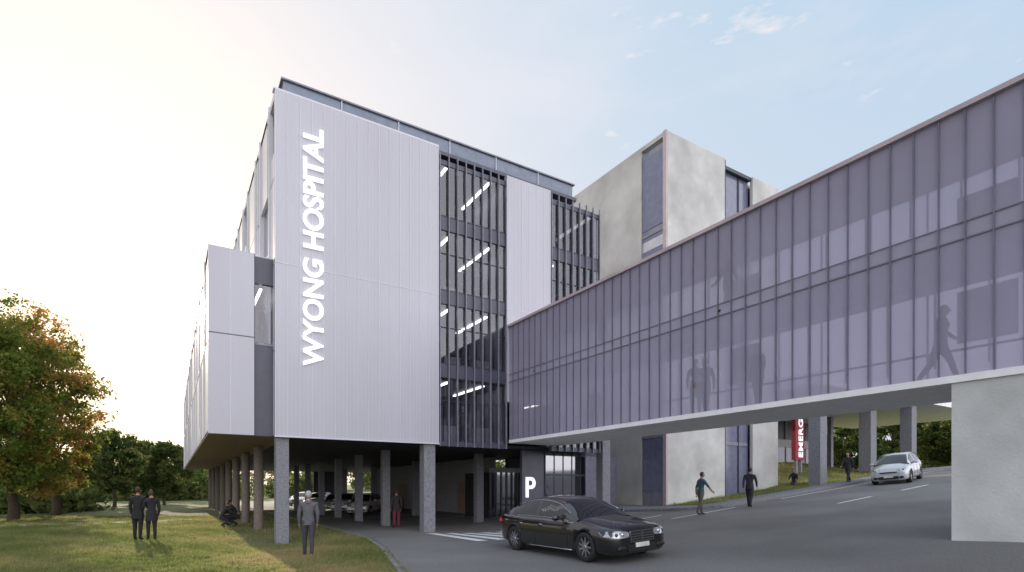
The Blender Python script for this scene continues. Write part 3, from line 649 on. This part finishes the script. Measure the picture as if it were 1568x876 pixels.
def car(name,x,y,hd,spec,paintc,share=None,z=None,pitch=None):
    par=empty(name)
    if share:
        for nm,me in share:
            o=bpy.data.objects.new(nm,me); scene.collection.objects.link(o); o.parent=par
        meshes=share
    else:
        S=spec; Lc=S['L']; paint=pm('car_paint_'+name,paintc,.22,metal=.15,var=.02,coat=1.0)
        ss_=np.unique(np.concatenate([S['s'],np.linspace(.12,Lc-.12,26)])); st=[]
        for q in ss_:
            w,zb,zs,zt=[float(catm(S['s'],S[k],q)) for k in ('w','zb','zs','zt')]
            h=zs-zb
            hp=[(0,zb),(.8*w,zb),(.95*w,zb+.05),(.985*w,zb+.2*h),(w,zb+.5*h),(.99*w,zb+.78*h),(.965*w,zb+.92*h),(.92*w,zs),(.78*w,zs+.45*(zt-zs)),(.4*w,zs+.93*(zt-zs)),(0,zt)]
            ring=[(a,b) for a,b in hp]+[(-a,b) for a,b in hp[-2:0:-1]]
            st.append([(Lc/2-q,a,b) for a,b in ring])
        bm=bmesh.new(); rows=[[bm.verts.new(p) for p in r] for r in st]; n=len(rows[0])
        for a,b in zip(rows[:-1],rows[1:]):
            for j in range(n): f=bm.faces.new((a[j],b[j],b[(j+1)%n],a[(j+1)%n])); f.smooth=True
        bm.faces.new(rows[0]); bm.faces.new(rows[-1][::-1]); bmesh.ops.recalc_face_normals(bm,faces=bm.faces)
        me=bpy.data.meshes.new('body'); bm.to_mesh(me); bm.free(); me.materials.append(paint); me.materials.append(M['blk'])
        bo=bpy.data.objects.new('body',me); scene.collection.objects.link(bo)
        cut=MB()
        W2=max(S['w'])
        for a in S['ax']:
            for sg_ in (-1,1): cut.tube([(Lc/2-a,sg_*(W2-.27),S['wr']),(Lc/2-a,sg_*(W2+.2),S['wr'])],[S['wr']+.05]*2,M['blk'],36)
        cob=cut.obj('cut'); 
        bmm=bmesh.new(); bmm.from_mesh(cob.data); bmesh.ops.recalc_face_normals(bmm,faces=bmm.faces); bmm.to_mesh(cob.data); bmm.free()
        md=bo.modifiers.new('b','BOOLEAN'); md.object=cob; md.operation='DIFFERENCE'; md.solver='EXACT'
        try: md.material_mode='TRANSFER'
        except: pass
        dg=bpy.context.evaluated_depsgraph_get(); dg.update(); me2=bpy.data.meshes.new_from_object(bo.evaluated_get(dg))
        bv=BVHTree.FromPolygons([v.co for v in me2.vertices],[tuple(p.vertices) for p in me2.polygons])
        bpy.data.objects.remove(cob); bpy.data.objects.remove(bo)
        meshes=[('body',me2)]
        mb=MB(); q=np.unique(np.concatenate([S['gs'],np.linspace(S['gs'][0],S['gs'][-1],22),[S['B']-.04,S['B']+.04,S['glr'][1],S['rear'][0]]]))
        rows=[]
        for s_ in q:
            zr=float(catm(S['gs'],S['gz'],s_)); wb=float(catm(S['s'],S['w'],s_))*.915; z0=float(catm(S['s'],S['zs'],s_))-.02; h=max(.01,zr-z0); k=min(1,h/.5); wt=wb-(wb-S['roofw'])*k
            hp=[(wb,z0),(wb-(wb-wt)*.12,z0+.1*h),(wb-(wb-wt)*.86,z0+.86*h),(wt*.93,z0+.96*h),(wt*.55,zr+.0),(0,zr+.012)]
            rows.append([(Lc/2-s_,a,b) for a,b in hp]+[(Lc/2-s_,-a,b) for a,b in hp[-2::-1]])
        base=len(mb.v)
        for r in rows: mb.v+=r
        n=len(rows[0])
        for i in range(len(rows)-1):
            sm=(q[i]+q[i+1])/2
            for j in range(n-1):
                jj=j if j<5 else n-2-j
                mt=paint
                if jj==1 and S['sg'][0]<sm<S['sg'][1] and abs(sm-S['B'])>.04: mt=M['carglass']
                if jj>=3 and (S['glr'][0]<sm<S['glr'][1] or S['rear'][0]<sm<S['rear'][1]): mt=M['carglass']
                mb.f.append((base+i*n+j,base+i*n+j+1,base+(i+1)*n+j+1,base+(i+1)*n+j)); mb.m.append(mb.mi(mt)); mb.sm.append(True)
        trm=M['chrome'] if S['grille'] else M['blk']
        for jx in (1,n-2,2,n-3):
            P=[rows[i][jx] for i in range(len(rows)) if S['sg'][0]<=q[i]<=S['sg'][1]]
            mb.tube(P,[.009]*len(P),trm,5)
        meshes.append(('cabin',mb.mesh('cabin')))
        mb=MB(); wr=S['wr']
        for a in S['ax']:
            for sg_ in (-1,1):
                cx=Lc/2-a; yo=sg_*(W2-.01); yi=sg_*(W2-.23)
                prof=[(wr*.66,yo-sg_*.03),(wr*.90,yo),(wr*.98,yo-sg_*.03),(wr,yo-sg_*.08),(wr,yi+sg_*.06),(wr*.96,yi),(wr*.6,yi)]
                b=len(mb.v); nn=32
                for r_,yy in prof:
                    for j in range(nn): t=2*math.pi*j/nn; mb.v.append((cx+r_*math.cos(t),yy,wr+r_*math.sin(t)))
                for k in range(len(prof)-1):
                    for j in range(nn): mb.f.append((b+k*nn+j,b+k*nn+(j+1)%nn,b+(k+1)*nn+(j+1)%nn,b+(k+1)*nn+j)); mb.m.append(mb.mi(M['tyre'])); mb.sm.append(True)
                mb.tube([(cx,yo-sg_*.10,wr),(cx,yo-sg_*.14,wr)],[wr*.66]*2,M['blk'],24)
                mb.tube([(cx,yo-sg_*.025,wr),(cx,yo-sg_*.1,wr)],[wr*.70,wr*.64],M['rim'],32,False)
                mb.tube([(cx,yo-sg_*.02,wr),(cx,yo-sg_*.07,wr)],[wr*.15,wr*.2],M['rim'],12)
                for k in range(9):
                    t=2*math.pi*k/9; ca,sa=math.cos(t),math.sin(t)
                    pts=[]
                    for rr,ww in ((wr*.12,.03),(wr*.68,.02)):
                        for s2 in (-1,1): pts.append((cx+rr*ca-ww*s2*sa,wr+rr*sa+ww*s2*ca))
                    yf,yb=yo-sg_*.035,yo-sg_*.07
                    A=[(p[0],yf,p[1]) for p in (pts[0],pts[1],pts[3],pts[2])]; B=[(p[0],yb,p[1]) for p in (pts[0],pts[1],pts[3],pts[2])]
                    mb.quad(A,M['rim'])
                    for e in range(4): mb.quad([A[e],A[(e+1)%4],B[(e+1)%4],B[e]],M['rim'])
        meshes.append(('wheels',mb.mesh('wheels')))
        mb=MB()
        def proj(s_,z_,sg_):
            h=bv.ray_cast(Vector((Lc/2-s_,sg_*2,z_)),Vector((0,-sg_,0))); return (h[0].x,h[0].y+sg_*.001,h[0].z) if h[0] else None
        def seam(pts,r,mat):
            for sg_ in (-1,1):
                P=[proj(a,b,sg_) for a,b in pts]; P=[p for p in P if p]
                if len(P)>1: mb.tube(P,[r]*len(P),mat,5)
        a0,a1=S['ax']; B=S['B']
        for s_ in (a0+.62,B,a1-.30): seam([(s_,z_) for z_ in np.linspace(.26,.93,8)],.006,M['blk'])
        seam([(s_,.27) for s_ in np.linspace(a0+.62,a1-.42,8)],.006,M['blk'])
        seam([(s_,.235) for s_ in np.linspace(a0+.5,a1-.5,8)],.016,M['chrome'] if S['grille'] else M['blk'])
        seam([(s_,float(catm(S['s'],S['zs'],s_))-.03) for s_ in np.linspace(a0+.4,a1+.2,14)],.008,M['chrome'] if S['grille'] else M['blk'])
        for s_ in (B-.35,a1-.5): seam([(s_,.80),(s_+.18,.80)],.016,M['chrome'] if S['grille'] else paint)
        def front(y_,z_,dirx=-1):
            h=bv.ray_cast(Vector((-dirx*5,y_,z_)),Vector((dirx,0,0))); return h[0].x if h[0] else -dirx*Lc/2
        W=W2
        for sg_ in (-1,1):
            P=[]
            for s_ in np.linspace(.3,S['gs'][0],8):
                h=bv.ray_cast(Vector((Lc/2-s_,sg_*W*.72,3)),Vector((0,0,-1)))
                if h[0]: P.append((h[0].x,h[0].y,h[0].z+.001))
            if len(P)>1: mb.tube(P,[.005]*len(P),M['blk'],5)
            zc=.64 if S['grille'] else .70
            gridp=[]
            for a in np.linspace(.40,.93,9):
                row=[]
                for b in np.linspace(-1,1,5):
                    hh=(.075 if S['grille'] else .085)*(1-.35*abs((a-.66)/.27)**3); zz=zc+b*hh+.05*(a-.5); x_=front(sg_*W*a,zz); row.append((x_+.008,sg_*W*a,zz))
                gridp.append(row)
            for i in range(8):
                for j in range(4):
                    c_=[gridp[i][j],gridp[i+1][j],gridp[i+1][j+1],gridp[i][j+1]]
                    mb.quad(c_,M['hl'],True)
            lx=front(sg_*W*.62,zc); mb.ell((lx+.0,sg_*W*.58,zc),(.04,.05,.05),M['chrome'],10,8); mb.ell((front(sg_*W*.75,zc),sg_*W*.73,zc),(.03,.045,.045),M['carglass'],10,8)
            for a in np.linspace(.62,.9,6):
                x_=front(sg_*W*a,.80,1); mb.ell((x_,sg_*W*a,.80),(.03,.05,.09),M['tail'],8,6)
            ms=S['gs'][0]+.55; mb.ell((Lc/2-ms,sg_*(W+.10),1.0),(.07,.12,.075),paint,12,8); mb.tube([(Lc/2-ms,sg_*(W-.12),.95),(Lc/2-ms,sg_*(W+.04),.98)],[.025,.02],M['blk'],6)
            x_=front(sg_*W*.6,.34); mb.ell((x_-.01,sg_*W*.62,.34),(.03,.14,.06),M['blk'],10,6)
        if S['grille']:
            x_=front(0,.58)+.005
            mb.box(x_-.05,x_+.012,-.33,.33,.47,.70,M['blk'])
            for z_ in (.47,.525,.58,.635,.70): mb.box(x_-.02,x_+.022,-.34,.34,z_-.007,z_+.007,M['chrome'])
            for y_ in (-.34,0,.34): mb.box(x_-.02,x_+.02,y_-.009,y_+.009,.465,.705,M['chrome'])
        else:
            x_=front(0,.6); mb.box(x_-.05,x_+.012,-.36,.36,.56,.62,M['blk'])
        x_=front(0,.34); mb.box(x_-.05,x_+.012,-.42,.42,.26,.40,M['blk']); mb.box(x_+.013,x_+.03,-.2,.2,.34,.44,M['plate'])
        x_=front(0,.6,1); mb.box(x_-.02,x_+.02,-.25,.25,.62,.74,M['plate'])
        meshes.append(('trim',mb.mesh('trim')))
        for nm,me in meshes:
            o=bpy.data.objects.new(nm,me); scene.collection.objects.link(o); o.parent=par
    f=Vector((math.cos(hd),math.sin(hd),0)); r=Vector((-f.y,f.x,0)); 
    zf=g(x+f.x*1.5,y+f.y*1.5); zk=g(x-f.x*1.5,y-f.y*1.5); zl=g(x+r.x*.8,y+r.y*.8); zr_=g(x-r.x*.8,y-r.y*.8)
    X=Vector((f.x*3,f.y*3,zf-zk)).normalized(); Yv=Vector((r.x*1.6,r.y*1.6,zl-zr_)).normalized(); Z=X.cross(Yv).normalized(); Yv=Z.cross(X)
    m=Matrix((X,Yv,Z)).transposed().to_4x4(); m.translation=Vector((x,y,(zf+zk+zl+zr_)/4+.02)); par.matrix_world=m
    return meshes
car('sedan_car',9.02,11.5,math.radians(-91),SED,(.008,.008,.009))
hm_=car('hatchback_car',32.3,13.9,math.radians(193),HAT,(.55,.56,.58))
wm=car('parked_car',12.4,41.0,math.radians(-125),HAT,(.80,.80,.80))
sm_=car('parked_car',12.6,50,math.radians(-115),SED,(.6,.6,.62))
car('parked_car',12.8,58,math.radians(-125),None,None,share=hm_)
car('parked_car',13.0,67,math.radians(-120),None,None,share=sm_)
car('parked_car',12.4,45.6,math.radians(-125),None,None,share=wm)
# ---------------- light
sd=Vector((-.09,1.0,.285)).normalized()
sl=bpy.data.lights.new('sun','SUN'); sl.energy=5.0; sl.angle=math.radians(.6); sl.color=(1,.84,.64); so=bpy.data.objects.new('sun',sl); scene.collection.objects.link(so)
so.rotation_euler=(-sd).to_track_quat('-Z','Y').to_euler()
w=bpy.data.worlds.new('World'); scene.world=w; w.use_nodes=True; nt=w.node_tree; nt.nodes.clear(); L=nt.links
out=N(nt,'ShaderNodeOutputWorld'); bg=N(nt,'ShaderNodeBackground',Strength=1.0); L.new(bg.outputs[0],out.inputs[0])
sky=N(nt,'ShaderNodeTexSky'); sky.sky_type='NISHITA'; sky.sun_disc=False; sky.sun_elevation=math.asin(sd.z); sky.sun_rotation=math.atan2(sd.x,sd.y); sky.dust_density=2
tc=N(nt,'ShaderNodeTexCoord'); 
def mth(op,a,b=None,c=False):
    n=N(nt,'ShaderNodeMath',_operation=op); n.use_clamp=c
    for i,v in enumerate((a,b)):
        if v is None: continue
        if isinstance(v,(int,float)): n.inputs[i].default_value=v
        else: L.new(v,n.inputs[i])
    return n.outputs[0]
def mixc(f,a,b,bt='MIX'):
    n=N(nt,'ShaderNodeMix',_data_type='RGBA',_blend_type=bt)
    for s_,v in ((0,f),(6,a),(7,b)):
        if isinstance(v,(int,float)): n.inputs[s_].default_value=v
        elif isinstance(v,tuple): n.inputs[s_].default_value=(*v,1)
        else: L.new(v,n.inputs[s_])
    return n.outputs[2]
dt=N(nt,'ShaderNodeVectorMath',_operation='DOT_PRODUCT'); L.new(tc.outputs['Generated'],dt.inputs[0]); dt.inputs[1].default_value=sd
sx=N(nt,'ShaderNodeSeparateXYZ'); L.new(tc.outputs['Generated'],sx.inputs[0])
el=mth('POWER',mth('MULTIPLY',mth('MAXIMUM',sx.outputs[2],0.0),1.6,True),.8)
base=mixc(el,(.76,.73,.79),(.50,.66,.82))
dp=mth('MAXIMUM',dt.outputs['Value'],0.0)
g1=mth('POWER',dp,3.6); g2_=mth('POWER',dp,16.0)
c1=mixc(mth('MULTIPLY',g1,.92,True),base,(.95,.87,.84))
c2=mixc(g2_,c1,(1.35,1.10,.86))
mp=N(nt,'ShaderNodeMapping'); mp.inputs['Scale'].default_value=(1,1,3.0); L.new(tc.outputs['Generated'],mp.inputs['Vector'])
nz=N(nt,'ShaderNodeTexNoise',Scale=2.2,Detail=8.0,Roughness=.6); L.new(mp.outputs[0],nz.inputs['Vector'])
mr=N(nt,'ShaderNodeMapRange'); mr.inputs[1].default_value=.45; mr.inputs[2].default_value=.72; L.new(nz.outputs['Fac'],mr.inputs[0])
c3=mixc(mth('MULTIPLY',mr.outputs[0],.5),c2,(.86,.83,.88))
nz2=N(nt,'ShaderNodeTexNoise',Scale=7.0,Detail=8.0,Roughness=.6); L.new(mp.outputs[0],nz2.inputs['Vector'])
mr2=N(nt,'ShaderNodeMapRange'); mr2.inputs[1].default_value=.62; mr2.inputs[2].default_value=.72; L.new(nz2.outputs['Fac'],mr2.inputs[0])
c3=mixc(mth('MULTIPLY',mr2.outputs[0],.75),c3,(1.0,.90,.86))
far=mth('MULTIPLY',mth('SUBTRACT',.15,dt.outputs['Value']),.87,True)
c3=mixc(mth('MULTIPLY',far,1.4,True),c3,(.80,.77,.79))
bk_boost=mth('ADD',mth('MULTIPLY',far,2.5),1.0)  # extra sky brightness added behind the camera to lift the shaded facade
vs=N(nt,'ShaderNodeVectorMath',_operation='SCALE'); L.new(c3,vs.inputs[0]); L.new(bk_boost,vs.inputs['Scale'])
ns=N(nt,'ShaderNodeVectorMath',_operation='SCALE'); L.new(sky.outputs[0],ns.inputs[0]); ns.inputs['Scale'].default_value=.012
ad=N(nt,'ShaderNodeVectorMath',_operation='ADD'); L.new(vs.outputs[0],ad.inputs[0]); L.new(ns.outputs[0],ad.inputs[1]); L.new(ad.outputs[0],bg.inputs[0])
